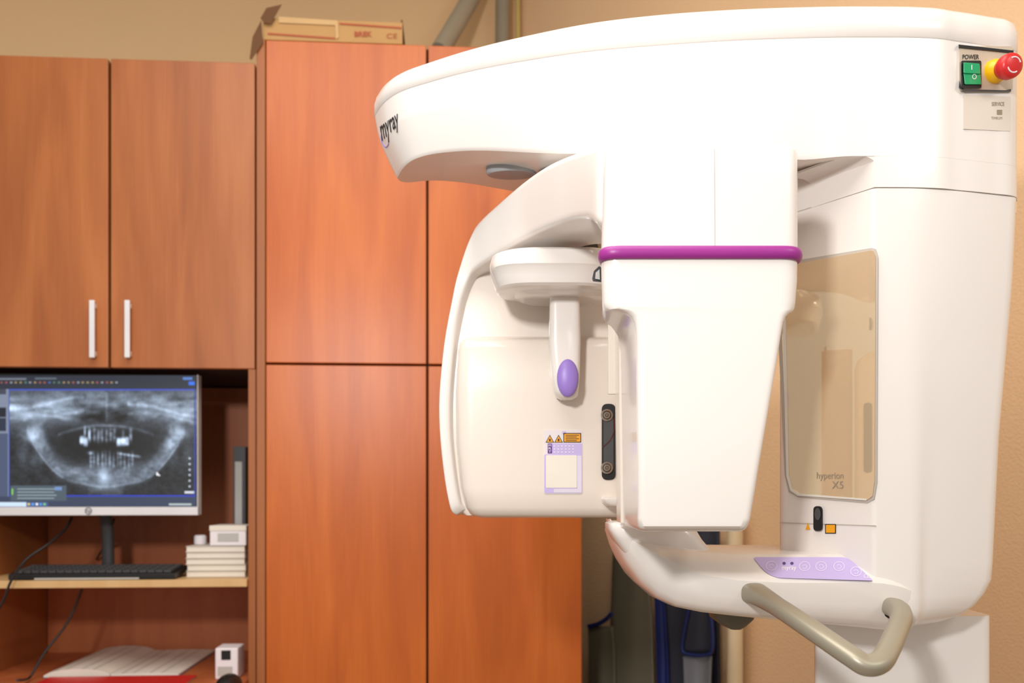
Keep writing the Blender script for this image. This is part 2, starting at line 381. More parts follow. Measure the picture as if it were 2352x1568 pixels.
# lower desk items
r=thing('planner','open planner with white ruled pages on the desk behind the red folder','book',W((U(255,.1),.15,zdk)))
for s in (0,1):
    g=[];n=12
    ua,ub=(U(100,.05),U(252,.05)) if s==0 else (U(254,.05),U(410,.05))
    for i in range(n+1):
        t=i/n; q=t if s==0 else 1-t
        zz=.006+(.018 if s==0 else .004)*math.sin(math.pi*min(1,q*1.02))**.5*(.8+.2*q) if q<.98 else .008
        g.append((ua+(ub-ua)*t,zz))
    ring=lambda v:[W((a,v,zdk+z)) for a,z in g]+[W((a,v,zdk+.001)) for a,z in reversed(g)]
    vs,fs=loft([ring(.05),ring(.40)]); pg=mk('pages',vs,fs,PAPER,r,smooth=True)
    for k in range(1,5):
        i=int(k*n/5); mk('ruled_line',[W((g[i][0]-.0008,.05,zdk+g[i][1]+.0008)),W((g[i][0]+.0008,.05,zdk+g[i][1]+.0008)),W((g[i][0]+.0008,.40,zdk+g[i][1]+.0008)),W((g[i][0]-.0008,.40,zdk+g[i][1]+.0008))],[(0,1,2,3)],INKG,pg)
cb('cover',U(98,.05),U(412,.05),.045,.405,zdk+.0002,zdk+.001,BLUE,r,0)
r=thing('folder','flat red folder at the front edge of the desk','folder',W((U(250,-.05),-.1,zdk)))
cb('cover',U(80,-.05),U(430,-.05),-.2,.03,zdk+.004,zdk+.007,RED,r,.001)
cb('papers',U(82,-.05),U(428,-.05),-.198,.028,zdk+.0005,zdk+.0038,PAPER,r,0)
r=thing('dispenser_box','small white upright box with black opening on the desk near the side panel','box',W((U(519),.04,zdk)))
cb('box_body',U(494),U(546),.0,.07,zdk+.0005,ZC(519,1488),WHT,r,.003)
cb('opening',U(508),U(530),-.0015,.001,ZC(519,1515),ZC(519,1493),BLK,r,.002)
cb('print',U(500),U(534),-.001,.001,ZC(519,1552),ZC(519,1530),LGR,r,0)
rings=[]
for k in range(7):
    a=k/6*math.pi/2; rings.append([W((U(530,-.08)+.032*math.cos(a)*math.cos(b),-.1+.055*math.cos(a)*math.sin(b),zdk+.001+.034*math.sin(a))) for b in [j*math.pi/10 for j in range(20)]])
vs,fs=loft(rings[:-1]); tag(mk('computer_mouse',vs,fs,BLK,smooth=True),'black computer mouse in front of the small white box','mouse')
def cab(pts,lab,r=.0032): tag(tube('cable',pts,r,BLK,n=8),lab,'cable')
cab([W((U(x,v),v,ZC(x,y,v))) for x,y,v in ((165,1188,.09),(150,1215,.06),(110,1250,-.0),(60,1285,-.03),(25,1335,-.04),(5,1385,-.04),(-40,1450,-.03))],'black cable sweeping left from below the monitor over the shelf edge')
cab([W((U(x,v),v,ZC(x,y,v))) for x,y,v in ((262,1192,.2),(252,1225,.27),(240,1252,.37),(230,1270,.38),(222,1284,.40))],'short black cable behind the monitor stand')
cab([W((U(x,v),v,ZC(x,y,v))) for x,y,v in ((188,1352,.1),(172,1395,.1),(148,1440,.08),(105,1495,.04),(78,1540,.02),(65,1558,-.0),(40,1562,-.1))],'black cable hanging below the shelf down to the desk')
# ---------------------------------------------------------------- cardboard box on cabinet
r=thing('cardboard_box','open cardboard box with red print on top of the tall cabinet','box',W((U(765),.18,ztt+.003)))
bz=ztt+.0035; pc=CP(.004)
cb('front_panel',U(603),U(924),.005,.009,bz,ZC(765,44,.0),CARD,r,.0005)
cb('back_panel',U(603),U(924),.33,.334,bz,ZC(765,50,.03),CARDD,r,.0005)
cb('end_panel',U(603),U(603)+.004,.01,.329,bz,ZC(765,44,.0),CARD,r,.0005)
cb('end_panel',U(924)-.004,U(924),.01,.329,bz,ZC(765,35,.0),CARDD,r,.0005)
cb('bottom_panel',U(603)+.005,U(924)-.005,.01,.329,bz,bz+.003,CARDD,r,0)
pq=CP(-.003)
decal('flap',[(598,42),(612,18),(648,10),(622,55),(606,52)],pq,CARDD,r,.003)
decal('flap',[(600,46),(604,98),(578,138),(573,135),(580,85)],pq,CARDD,r,.003)
decal('packing_tape',[(640,38),(776,47),(778,86),(772,90),(770,58),(640,52)],pc,mat('tape',(206,168,112),.5),r,.002)
decal('print_stripe',[(615,75),(770,86),(770,90),(615,79)],pc,REDP,r,.001)
decal('print_stripe',[(780,52),(922,62),(922,66),(780,56)],pc,REDP,r,.001)
text('BREK',tq(814,72,854,84),pc,REDP,r,th=.0012,bold=.03); text('CE',tq(888,77,912,88),pc,REDP,r,th=.0012)
# pipes in corner
def wp(px,off=0): # Y on the right wall at px
    a=(px-CX)/F; return 3.0/(1+a)-off
tag(tube('duct',[P(1100,-40,2.9),P(1068,20,2.84),P(1010,118,2.74)],.030,PIPE,n=14),'slanting grey duct beside the room corner above the tall cabinet','duct')
tag(tube('drain_pipe',[V((-.03,2.9,3.0)),V((-.035,2.9,2.3)),V((-.035,2.9,1.9))],.024,mat('pipe2',(152,142,122),.5),n=14),'upright grey pipe standing in the room corner','pipe')
tag(tube('conduit',[P(1188,-90,2.93)*1,P(1190,120,2.93)],.009,mat('pipe3',(205,180,110),.5),n=10),'thin yellowish conduit running up the room corner','pipe')
# ---------------------------------------------------------------- aprons on right wall
def cloth(name,rows,off,m,parent,amp=.012,fr=3.0,n=26,ph=0):
    vs=[];fs=[];R=[]
    for i in range(len(rows)-1):
        for k in range(4):
            t=k/4; R.append([rows[i][q]*(1-t)+rows[i+1][q]*t for q in range(3)])
    R.append(rows[-1])
    for py,xl,xr in R:
        for j in range(n+1):
            t=j/n; px=xl+(xr-xl)*t
            vs.append(P(px,py,wp(px,off)-amp*(math.sin(t*fr*2*math.pi+ph)+.4*math.sin(t*11+py*.01))))
    for i in range(len(R)-1):
        for j in range(n): a=i*(n+1)+j; fs.append((a,a+1,a+n+2,a+n+1))
    return mk(name,vs,fs,m,parent,smooth=True,solid=.006)
def edge(pts,off,m,parent,r=.007,name='trim'): return tube(name,[P(x,y,wp(x,off)) for x,y in pts],r,m,parent,n=8)
r=thing('lead_apron','grey green lead apron with blue edging hanging beside the tall cabinet','apron',P(1430,1700,wp(1430,.06)))
cloth('apron_body',[(1225,1412,1470),(1300,1408,1485),(1420,1404,1498),(1700,1400,1506)],.08,APR,r,amp=.003,fr=.7)
cloth('apron_panel',[(1438,1352,1407),(1500,1354,1412),(1700,1356,1416)],.10,APR,r,amp=.002,fr=.8)
edge([(1352,1438),(1375,1432),(1394,1420),(1405,1408)],.112,BLUE,r)
box('hook',P(1440,1225,2.55).x-.005,P(1440,1225,2.55).x+.005,wp(1440,.08),wp(1440,.0)-.01,P(0,1212,2.55).z,P(0,1222,2.55).z,CHR,r)
r=thing('radiation_apron','dark navy radiation apron with blue edge hanging behind the tray','apron',P(1580,1700,wp(1580,.06)))
cloth('apron_body',[(1215,1514,1652),(1400,1514,1650),(1500,1516,1652),(1700,1520,1656)],.05,APN,r,amp=.004,fr=2)
cloth('strap',[(1340,1504,1524),(1500,1509,1534),(1700,1514,1540)],.068,BLUE,r,amp=.002,fr=1)
box('hook',P(1575,1200,2.4).x-.005,P(1575,1200,2.4).x+.005,wp(1575,.08),wp(1575,.0)-.01,P(0,1196,2.45).z,P(0,1206,2.45).z,CHR,r)
r=thing('thyroid_collar','dark collar with blue piping and grey mesh end hanging over the navy apron','collar',P(1605,1700,wp(1605,.1)))
cloth('collar_body',[(1390,1580,1632),(1450,1572,1636),(1500,1566,1638)],.10,APN,r,amp=.004,fr=1)
edge([(1583,1395),(1572,1450),(1567,1490),(1580,1502),(1620,1504),(1636,1492),(1636,1440),(1630,1395)],.112,BLUE,r,.005,'piping')
cloth('mesh_end',[(1506,1570,1634),(1560,1572,1632),(1700,1574,1630)],.10,MESHG,r,amp=.004,fr=1)
y_=wp(1688,.05)
r=thing('stand_pole','cream upright pole standing against the wall left of the machine column','pole',V((X_(1688,y_),y_,0)))
tube('pole',[V((X_(1688,y_),y_,.012)),V((X_(1688,y_),y_,Zp(1185,y_)))],.021,CREAM,r,n=16,sm=1)
tube('base',[V((X_(1688,y_),y_,.0)),V((X_(1688,y_),y_,.012))],.04,CREAM,r,n=20,sm=1)

# ================================================================ the x-ray machine
M=thing('dental_x_ray_machine','large white panoramic dental x-ray machine with a purple band and side mirror','x-ray machine',V((.6,1.38,0)))
fr=[(862,1.462),(866,1.440),(885,1.401),(920,1.366),(980,1.337),(1070,1.303),(1180,1.274),(1340,1.243),(1500,1.225),(1700,1.210),(1900,1.203),(2040,1.2025)]
outl=[V((X_(a,b),b)) for a,b in fr]+[V(q) for q in [(.56,1.2035),(.595,1.207),(.62,1.2135),(.65,1.2205),(.68,1.2285),(.712,1.238),(.727,1.258),(.731,1.32),(.732,1.42),(.725,1.478),(.69,1.490),(.5,1.490),(.3,1.488),(.1,1.482),(-.05,1.48),(-.15,1.486),(-.195,1.492),(-.22,1.484)]]
OUT=catmull([v.to_3d() for v in outl],8,True)
N=len(OUT)
ar=sum(OUT[i-1].x*OUT[i].y-OUT[i].x*OUT[i-1].y for i in range(N))
NRM=[]
for i in range(N):
    t=(OUT[(i+1)%N]-OUT[i-1]).normalized(); n=V((-t.y,t.x,0)) 
    if ar<0: n=-n
    NRM.append(n)
def sstep(x,a,b): t=max(0,min(1,(x-a)/(b-a))); return t*t*(3-2*t)
def ringz(zf,inf,wf,tip=0):
    out=[]
    for i in range(N):
        p=OUT[i]; x=p.x+NRM[i].x*inf*wf(p); y=p.y+NRM[i].y*inf*wf(p)
        if x<-.12: x=x+tip*(-.12-x)
        out.append(V((x,y,H+zf(p))))
    return out
def wbody(p):
    w=.40+.2*sstep(p.x,-.2,-.09)-.2*sstep(p.x,.0,.3)-.4*sstep(p.x,.40,.47)
    return max(w,0)
def zbot(p): return .526+(.488-.526)*sstep(p.x,-.16,.14)+(.464-.488)*sstep(p.x,.2,.42)
rings=[]
for t,i in ((-.0,0),(.25,.0),(.40,.0),(.44,.001),(.70,.013),(.95,.026),(.98,.028),(1,.032)):
    rings.append(ringz(lambda p:.6275+(zbot(p)-.6275)*t,i,wbody,.26*t**1.3))
vs,fs=loft(rings); mk('overhead_arm',vs,fs,WH,M,smooth=True,sharp=32)
def lidh(p): return .038+.014*sstep(p.x,-.2,.25)
rings=[]
for t,i in ((0,.0012),(.03,-.0010),(.5,-.0012),(.78,.002),(.92,.009),(1,.022),(1.04,.05)):
    rings.append(ringz(lambda p:.6277+lidh(p)*t,i,lambda p:1))
vs,fs=loft(rings); mk('top_cover',vs,fs,WH,M,smooth=True,sharp=75)
# column: the head uses exactly the arm's own outline, so both faces run into one another
sel=[i for i in range(N) if OUT[i].x>.506]
plan=[V((.5005,1.2027,0))]+[OUT[i] for i in sel]+[V((.47,1.49,0)),V((.412,1.338,0))]
vs,fs=loft([[V((p.x,p.y,H+z)) for p in plan] for z in (.4212,.4642)]); mk('column_head',vs,fs,WH,M,smooth=True,sharp=40)
def colring(z,sh=0,ch=0,ins=0,dr=0):
    pts=[(.500+ins,1.203+ins),(.56,1.2035+ins),(.615-ch,1.212+ins),(.7275-sh-dr,1.242+ins),(.735-sh-dr,1.49-ins),(.47,1.49-ins),(.41+ins,1.335)]
    return [V((q.x,q.y,H+z)) for q in roundpoly(pts,[.006,.02,.03,.018,.03,.02,.012],5)]
vs,fs=loft([colring(.40,ins=.0035),colring(.49,ins=.0035)]); mk('column_core',vs,fs,WH,M)
vs,fs=loft([colring(.418,ins=.0022),colring(.4225,ins=.0022)]); mk('seam',vs,fs,SEAM,M)
vs,fs=loft([colring(.4198,.002),colring(.3,.008,.005),colring(.08,.027,.03),colring(-.1,.036,.04),colring(-.125,.038,.04),colring(-.145,.042,.04,dr=.006),colring(-.162,.046,.04,dr=.016),colring(-.176,.05,.045,.003,.032),colring(-.186,.055,.05,.010,.052),colring(-.192,.06,.05,.025,.07)])
mk('column_housing',vs,fs,WH,M,smooth=True,sharp=50)
# concave fillet between arm underside and column edge
fp=[(2034,350),(1950,350),(1950,355),(1972,356),(1990,359),(2004,366),(2013,377),(2018,392),(2019,412),(2034,412)]
ra=[P(x,y,1.2032) for x,y in fp]; rb=[q+V((-.058,.088,0)) for q in ra]
vs,fs=loft([ra,rb]); mk('arm_fillet',vs,fs,WH,M,smooth=True,sharp=40)
vs,fs=loft([[V((q.x,q.y,z)) for q in roundpoly([(.451,1.30),(.72,1.30),(.72,1.49),(.522,1.49)],.02)] for z in (.02,H-.185)]); mk('lower_column',vs,fs,WH,M,smooth=True)
vs,fs=loft([rrect(.38,.80,1.12,1.53,0,.05),rrect(.38,.80,1.12,1.53,.018,.05),rrect(.385,.795,1.125,1.525,.022,.05)]); mk('base_plate',vs,fs,LGR,M,smooth=True)
# wing plane with mirror
wn=V((-(1.335-1.203),-(.5-.41),0)); WP=Plane((.5,1.203,H),wn)
mirp=[(1790,612),(2000,575),(2007,577),(2011,588),(2009,1100),(2004,1139),(1990,1149),(1835,1137),(1817,1125),(1808,1090)]
decal('mirror_frame',[(1780,606),(2002,569),(2012,572),(2016,588),(2014,1105),(2008,1146),(1992,1155),(1833,1142),(1811,1129),(1802,1090)],WP,SEAM,M,.0012)
mo=decal('mirror',mirp,WP,MIR,M,.0025)
decal('mirror_edge',[(1804,700),(1812,1090),(1820,1122),(1836,1133),(1990,1145),(1990,1149),(1832,1138),(1815,1126),(1806,1092),(1796,700)],WP,MIR2,mo,.003)
text('hyperion',tq(1876,1084,1937,1104),WP,INKG,mo,.0032,bold=.0); text('X5',tq(1911,1105,1937,1122),WP,INKG,mo,.0032,bold=.0)
decal('housing_seam',[(1790,1199),(2012,1206),(2012,1208),(1790,1201)],WP,SEAM,M,.0008)
decal('sensor_window',rr_px(1868,1162,1889,1219,9),WP,BLK,M,.004,smooth=False)
decal('sensor_lens',ell_px(1878,1180,7,14),WP,DGR,M,.005)
wt=decal('warning_sign',[(1850,1216),(1861,1216),(1855,1200)],WP,ORG,M,.0015)
wt=decal('warning_sign',rr_px(1895,1203,1920,1225,1),WP,INK,M,.0012); decal('yellow_field',rr_px(1897,1205,1918,1223,1),WP,ORG,wt,.0018)
# front-right chamfer face: power panel
d=(V((.712,1.238,0))-V((.62,1.2135,0))); FP=Plane((.62,1.2131,H),(d.y,-d.x,0)); 
if FP.n.y>0: FP.n=-FP.n
pp=decal('power_panel',rr_px(2204,106,2326,208,6),FP,mat('panel_beige',(205,190,170),.35,metal=.2),M,.004,base=-.003)
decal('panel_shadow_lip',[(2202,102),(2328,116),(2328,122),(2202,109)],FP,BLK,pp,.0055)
decal('panel_rim',[(2204,185),(2208,200),(2216,205),(2310,207),(2322,204),(2322,210),(2214,209),(2202,200)],FP,DGR,pp,.005)
text('POWER',tq(2211,125,2249,136),FP,INK,pp,.0048,bold=.015)
sw=decal('power_switch',rr_px(2208,139,2254,202,4),FP,BLK,M,.007)
decal('rocker',[(2213,143),(2250,146),(2252,170),(2213,168)],FP,GRN,sw,.011,bevel=.001)
decal('rocker',[(2213,168),(2252,170),(2254,194),(2216,194)],FP,GRN,sw,.009,bevel=.001)
text('I',tq(2231,149,2233,160),FP,WHT,sw,.0116); ringd('switch_mark',2238,176,5,6,1.5,FP,WHT,sw,.0096)
bc=FP(2278,167); bn=(FP.n+V((-.06,0,-.20))).normalized()
def disc_stack(name,c,n,prof,m,parent,seg=28,sy=1):
    u=n.cross(V((0,0,1)))
    if u.length<.01: u=V((1,0,0))
    u.normalize(); w=n.cross(u)
    rings=[[c+n*h+u*r*math.cos(2*math.pi*k/seg)+w*r*sy*math.sin(2*math.pi*k/seg) for k in range(seg)] for h,r in prof]
    vs,fs=loft(rings); return mk(name,vs,fs,m,parent,smooth=True,sharp=50)
eb=disc_stack('emergency_stop',bc,bn,[(-.002,.0165),(.008,.0165),(.012,.0155),(.018,.012)],YEL,M)
disc_stack('stop_knob',bc,bn,[(.016,.011),(.024,.0150),(.029,.0168),(.036,.0168),(.040,.0155),(.042,.011),(.0425,.002)],RED,eb)
u=bn.cross(V((0,0,1))).normalized(); w=bn.cross(u); c0=bc+bn*.0427
for q in range(2):
    tube('arrow_mark',[c0+(u*math.cos(a)+w*math.sin(a))*.0098-bn*.0006 for a in [q*math.pi+.4+k*.22 for k in range(9)]],.0010,WHT,eb,n=6,sm=1)
stc=decal('service_sticker',[(2214,217),(2321,222),(2320,301),(2213,296)],FP,STK,M,.0015)
text('SERVICE',tq(2278,234,2307,243),FP,INKG,stc,.002,bold=.01); text('TIMRUM',tq(2277,268,2302,274),FP,INKG,stc,.002); decal('print_block',rr_px(2290,252,2302,263,1),FP,INKG,stc,.002)
# logo on arm tip
BV=bvh(bpy.data.objects['overhead_arm'])
def TIP(px,py,off=0):
    d_=V(((px-CX)/F,1,(HY-py)/F)).normalized(); hit=BV.ray_cast(V((0,0,H)),d_)
    if hit[0] is None: return P(px,py,1.44)
    return hit[0]-d_*off
text('myray',[(880,340),(918,298),(913,260),(872,290)],TIP,INK,M,.0030,name='logo_lettering',bold=.012)
tube('logo_swoosh',[TIP(x,y,.001) for x,y in ((876,304),(876,318),(879,330),(886,338),(892,332),(892,322))],.0008,LAV2,M,n=6)
# pivot under the arm
disc_stack('pivot_disc',V((-.001,1.374,H+.508)),V((0,0,-1)),[(-.01,.040),(.005,.040),(.008,.037)],MGR,M,sy=.55)
disc_stack('pivot_hub',V((.075,1.37,H+.50)),V((0,0,-1)),[(0,.034),(.03,.034),(.07,.034)],WH,M)
# ---------- rotating arm (continuous shell)
st_=[((1430,345),(1430,520),1.082,.12),((1398,333),(1398,518),1.080,.13),((1375,334),(1373,512),1.09,.13),((1345,341),(1352,499),1.12,.13),((1305,355),(1318,502),1.165,.13),((1265,373),(1280,514),1.21,.13),((1228,396),(1240,530),1.258,.13),((1186,428),(1200,549),1.31,.12),((1135,473),(1150,578),1.365,.11),((1110,496),(1122,596),1.39,.105),((1093,515),(1098,612),1.41,.10),((1083,533),(1084,624),1.42,.10),((1070,563),(1076,640),1.425,.10),((1056,605),(1066,668),1.428,.10),((1042,655),(1056,705),1.428,.10),((1022,760),(1044,775),1.428,.10),((1011,850),(1036,855),1.428,.10),((1006,930),(1032,930),1.428,.10),((1009,1010),(1034,1008),1.428,.10),((1019,1100),(1044,1095),1.428,.10),((1029,1155),(1054,1148),1.428,.10),((1036,1176),(1060,1160),1.43,.10),((1046,1183),(1070,1168),1.435,.09)]
SM=[catmull([V((a[0],a[1],Y)) for a,b,Y,dp in st_],3),catmull([V((b[0],b[1],Y)) for a,b,Y,dp in st_],3),catmull([V((dp,0,0)) for a,b,Y,dp in st_],3)]
rings=[]
for A_,B_,D_ in zip(*SM):
    a=P(A_.x,A_.y,A_.z); b=P(B_.x,B_.y,A_.z); bk=V((.035,D_.x,0)); r_=min(.010,(a-b).length*.35)
    up=(a-b).normalized()
    pr=[]
    def cor(c,d1,d2):
        for k in range(5):
            t=k/4; pr.append(c+d1*r_*(1-t)**2+d2*r_*t*t)
    bkn=bk.normalized()
    cor(a,bkn,-up); cor(b,up,bkn); cor(b+bk,-bkn,up); cor(a+bk,-up,-bkn)
    rings.append(pr)
vs,fs=loft(rings); mk('rotating_arm',vs,fs,WH,M,smooth=True,sharp=55)
# ---------- left head
def rows_loft(name,rows,m,parent,r,n=7,sharp=50):
    rings=[]
    for row in rows:
        py,l,rt,yf,yb=row[:5]; rr=row[5] if len(row)>5 else r
        xb=X_(row[6],yb) if len(row)>6 else X_(l,yf)
        rings.append([V((q.x,q.y,Zp(py,yf))) for q in roundpoly([(X_(l,yf),yf),(X_(rt,yf),yf),(X_(rt,yf),yb),(xb,yb)],rr,n)])
    vs,fs=loft(rings); return mk(name,vs,fs,m,parent,smooth=True,sharp=sharp)
rows=[(590,1110,1425,1.452,1.51),(640,1078,1430,1.450,1.51),(700,1058,1440,1.448,1.51),(780,1040,1440,1.446,1.51),(900,1027,1440,1.444,1.51),(1000,1029,1440,1.442,1.51),(1090,1038,1440,1.44,1.51),(1150,1048,1440,1.438,1.51),(1172,1056,1440,1.437,1.51),(1183,1066,1435,1.437,1.51),(1186,1080,1430,1.445,1.50)]
rows_loft('detector_head',rows,WH2,M,.012)
rows=[(773,1075,1425,1.425,1.45),(776,1062,1440,1.405,1.45),(783,1054,1440,1.395,1.45),(800,1049,1440,1.391,1.45),(900,1044,1440,1.390,1.45),(1020,1046,1440,1.390,1.45),(1120,1056,1440,1.390,1.45),(1165,1068,1440,1.391,1.45),(1180,1078,1440,1.396,1.45),(1187,1092,1440,1.405,1.45),(1189,1105,1435,1.42,1.45)]
rows_loft('detector_cover',rows,WH2,M,.03)
DP=Plane((0,1.390,H),(0,-1,0))
so_=decal('laser_slot',rr_px(1382,927,1414,1102,14,8),DP,BLK,M,.0012)
decal('slot_plate',rr_px(1386,960,1409,1078,4),DP,DGR,so_,.0025)
for cy in (953,1074):
    ringd('screw_ring',1394,cy,14,14,4,DP,CHR,so_,.005); decal('screw',ell_px(1394,cy,8,8),DP,CHR,so_,.006); ringd('screw_mark',1394,cy,4,4,1.5,DP,INK,so_,.0064)
tube('red_wire',[P(x,y,1.387) for x,y in ((1411,960),(1410,990),(1402,1010),(1392,1020),(1384,1028))],.0008,mat('wire_red',(90,20,25),.5),so_,n=6)
lb=decal('type_label',rr_px(1249,987,1338,1134,5),DP,mat('label_white',(228,220,224),.4),M,.0008)
decal('lavender_block',[(1268,1018),(1337,1018),(1337,1046),(1268,1043)],DP,LAV,lb,.0012)
decal('lavender_block',[(1291,990),(1300,990),(1300,996),(1291,996)],DP,LAV,lb,.0012)
decal('lavender_block',rr_px(1250,1043,1337,1132,4),DP,LAV,lb,.0014)
decal('white_field',[(1326,1046),(1336,1046),(1336,1131),(1272,1131),(1272,1122),(1326,1122)],DP,mat('label_pale',(222,214,230),.4),lb,.0017)
decal('white_field',rr_px(1254,1045,1325,1120,3),DP,PAPER,lb,.0019)
decal('purple_block',rr_px(1258,1018,1268,1041,1),DP,mat('purple_ink',(95,40,140),.5),lb,.0015)
for i,c in enumerate('MRT'): text(c,tq(1260,1020+i*7,1266,1025+i*7),DP,WHT,lb,.0019)
for i in range(3): text('- - - - - -',tq(1272,1023+i*7,1318,1025+i*7),DP,WHT,lb,.0019)
for cx in (1263,1283):
    t_=decal('warning_triangle',[(cx-10,1016),(cx+10,1016),(cx,998)],DP,INK,lb,.0012); decal('orange_field',[(cx-7.4,1014.5),(cx+7.4,1014.5),(cx,1001)],DP,ORG,lb,.0015); decal('warning_mark',ell_px(cx,1010,2.2,3),DP,INK,lb,.0018)
decal('warning_plate',rr_px(1294,994,1335,1016,1),DP,INK,lb,.0012); decal('orange_field',rr_px(1296,996,1333,1014,1),DP,ORG,lb,.0015)
for i in range(4): decal('print_line',rr_px(1299,998.5+i*4,1330-(i%2)*5,1000+i*4,.5),DP,INK,lb,.0018)
# head support
rows=[(567,1170,1410,1.30,1.40,.05),(568,1140,1410,1.288,1.42,.06),(572,1127,1410,1.284,1.425,.06),(590,1122,1410,1.282,1.425,.06),(604,1123,1410,1.282,1.425,.06),(609,1125,1410,1.284,1.425,.06),(630,1131,1410,1.287,1.42,.06),(648,1138,1410,1.290,1.415,.06),(655,1146,1405,1.295,1.41,.06),(659,1160,1400,1.304,1.40,.05)]
rows_loft('head_support',rows,WH,M,.05,10,sharp=30)
rows=[(640,1170,1400,1.315,1.42,.04),(662,1180,1400,1.315,1.42,.04),(672,1200,1400,1.325,1.42,.04)]
rows_loft('support_bracket',rows,WH,M,.04,8)
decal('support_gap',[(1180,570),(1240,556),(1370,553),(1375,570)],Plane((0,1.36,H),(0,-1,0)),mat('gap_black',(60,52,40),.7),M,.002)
rows=[(655,1256,1336,1.355,1.40),(672,1256,1336,1.352,1.40),(680,1264,1333,1.35,1.395),(780,1262,1335,1.348,1.395),(860,1268,1333,1.348,1.395),(895,1274,1330,1.349,1.395),(908,1279,1328,1.352,1.393),(916,1290,1318,1.36,1.392)]
rows_loft('support_paddle',rows,WH,M,.012)
e=[]
for k in range(7):
    a=k/6*math.pi/2*.97; e.append([P(1304+25*math.cos(a)*math.cos(b),868+44*math.cos(a)*math.sin(b),1.3485-.009*math.sin(a)) for b in [j*math.pi/14 for j in range(28)]])
vs,fs=loft(e); mk('purple_pad',vs,fs,LAV2,M,smooth=True)
rows=[(1141,1392,1440,1.36,1.40,.012),(1146,1387,1440,1.352,1.40,.014),(1154,1388,1440,1.353,1.40,.014),(1162,1396,1440,1.362,1.40,.012)]
rows_loft('bite_lip',rows,WH,M,.012)
# ---------- tube head (nearest)
B=1382
rows=[(327,1440,1800,1.085,1.19,.03,1440),(329,1405,1828,1.070,1.195,.03,1405),(333,1394,1838,1.063,1.20,.028,1394),(341,1386,1843,1.060,1.20,.026,1388),(400,1384,1844,1.06,1.20,.026,1386),(500,1382,1844,1.06,1.185,.026,1384),(566,1380,1844,1.06,1.175,.026,1382)]
rows_loft('tube_head_cover',rows,WH,M,.03,8,sharp=40)
SP=Plane((0,1.06,H),(0,-1,0))
decal('cover_seam',[(1640.2,342),(1641.8,342),(1642.8,565),(1641.2,565)],SP,SEAM,M,.0006)
rows=[(566,1380,1844,1.06,1.175,.026,B),(640,1381,1843,1.06,1.17,.026,B+1),(690,1383,1838,1.06,1.17,.024,B+2),(702,1385,1836,1.06,1.17,.024,B+5),(708,1392,1832,1.06,1.17,.022,1392),(711,1415,1827,1.06,1.18,.018,1402),(715,1434,1819,1.06,1.20,.014,1410),(724,1449,1810,1.06,1.21,.012,1417),(738,1458,1803,1.06,1.22,.010,1421),(760,1462,1799,1.06,1.225,.010,1424),(830,1464,1788,1.06,1.225,.010,1425),(1000,1465,1759,1.06,1.225,.010,1427),(1190,1466,1727,1.06,1.225,.010,1430),(1208,1467,1722,1.061,1.224,.012,1431),(1216,1470,1716,1.066,1.22,.012,1434),(1220,1478,1706,1.075,1.21,.012,1442)]
TB=rows_loft('tube_head',rows,WH,M,.02,8,sharp=40)
# slot on the far flank of the tube head, seen only in the mirror
TBV=bvh(TB); mc_=[]
for x,y in rr_px(1984,925,2003,1085,8):
    q=WP(x,y,.0025); dd=(q-V((0,0,H))).normalized(); rd=dd-2*dd.dot(WP.n)*WP.n
    h=TBV.ray_cast(q+rd*.002,rd)
    if h[0] is not None: mc_.append(h[0]-rd*.0015)
if len(mc_)>10:
    mk('far_laser_slot',mc_,[tuple(range(len(mc_)))],BLK,M)
ol=roundpoly([(X_(1377,1.06),1.0585),(X_(1845,1.06),1.0585),(X_(1845,1.06),1.175),(X_(1405,1.175),1.175)],.026,8)
pt=[V((q.x,q.y,Zp(580,1.06))) for q in ol]
tube('purple_band',pt,.0052,PURP,M,n=14,sm=1,closed=True,ry=1.55)
decal('black_clip',[(1360,640),(1364,622),(1376,611),(1382,614),(1382,648),(1362,646)],Plane((0,1.2,H),(0,-1,0)),BLK,M,.004)
decal('clip_inset',[(1367,640),(1368,626),(1377,618),(1378,642)],Plane((0,1.195,H),(0,-1,0)),LGR,M,.001)
box('side_strip',X_(1397,1.27),X_(1419,1.27),1.27,1.275,Zp(905,1.27),Zp(722,1.27),STK,M,.001)
rows=[(722,1405,1440,1.228,1.28,.01),(730,1417,1440,1.228,1.28,.006),(740,1420,1440,1.228,1.28,.006),(1000,1423,1440,1.228,1.28,.006),(1200,1426,1440,1.228,1.28,.006)]
rows_loft('collimator_flank',rows,WH2,M,.008)
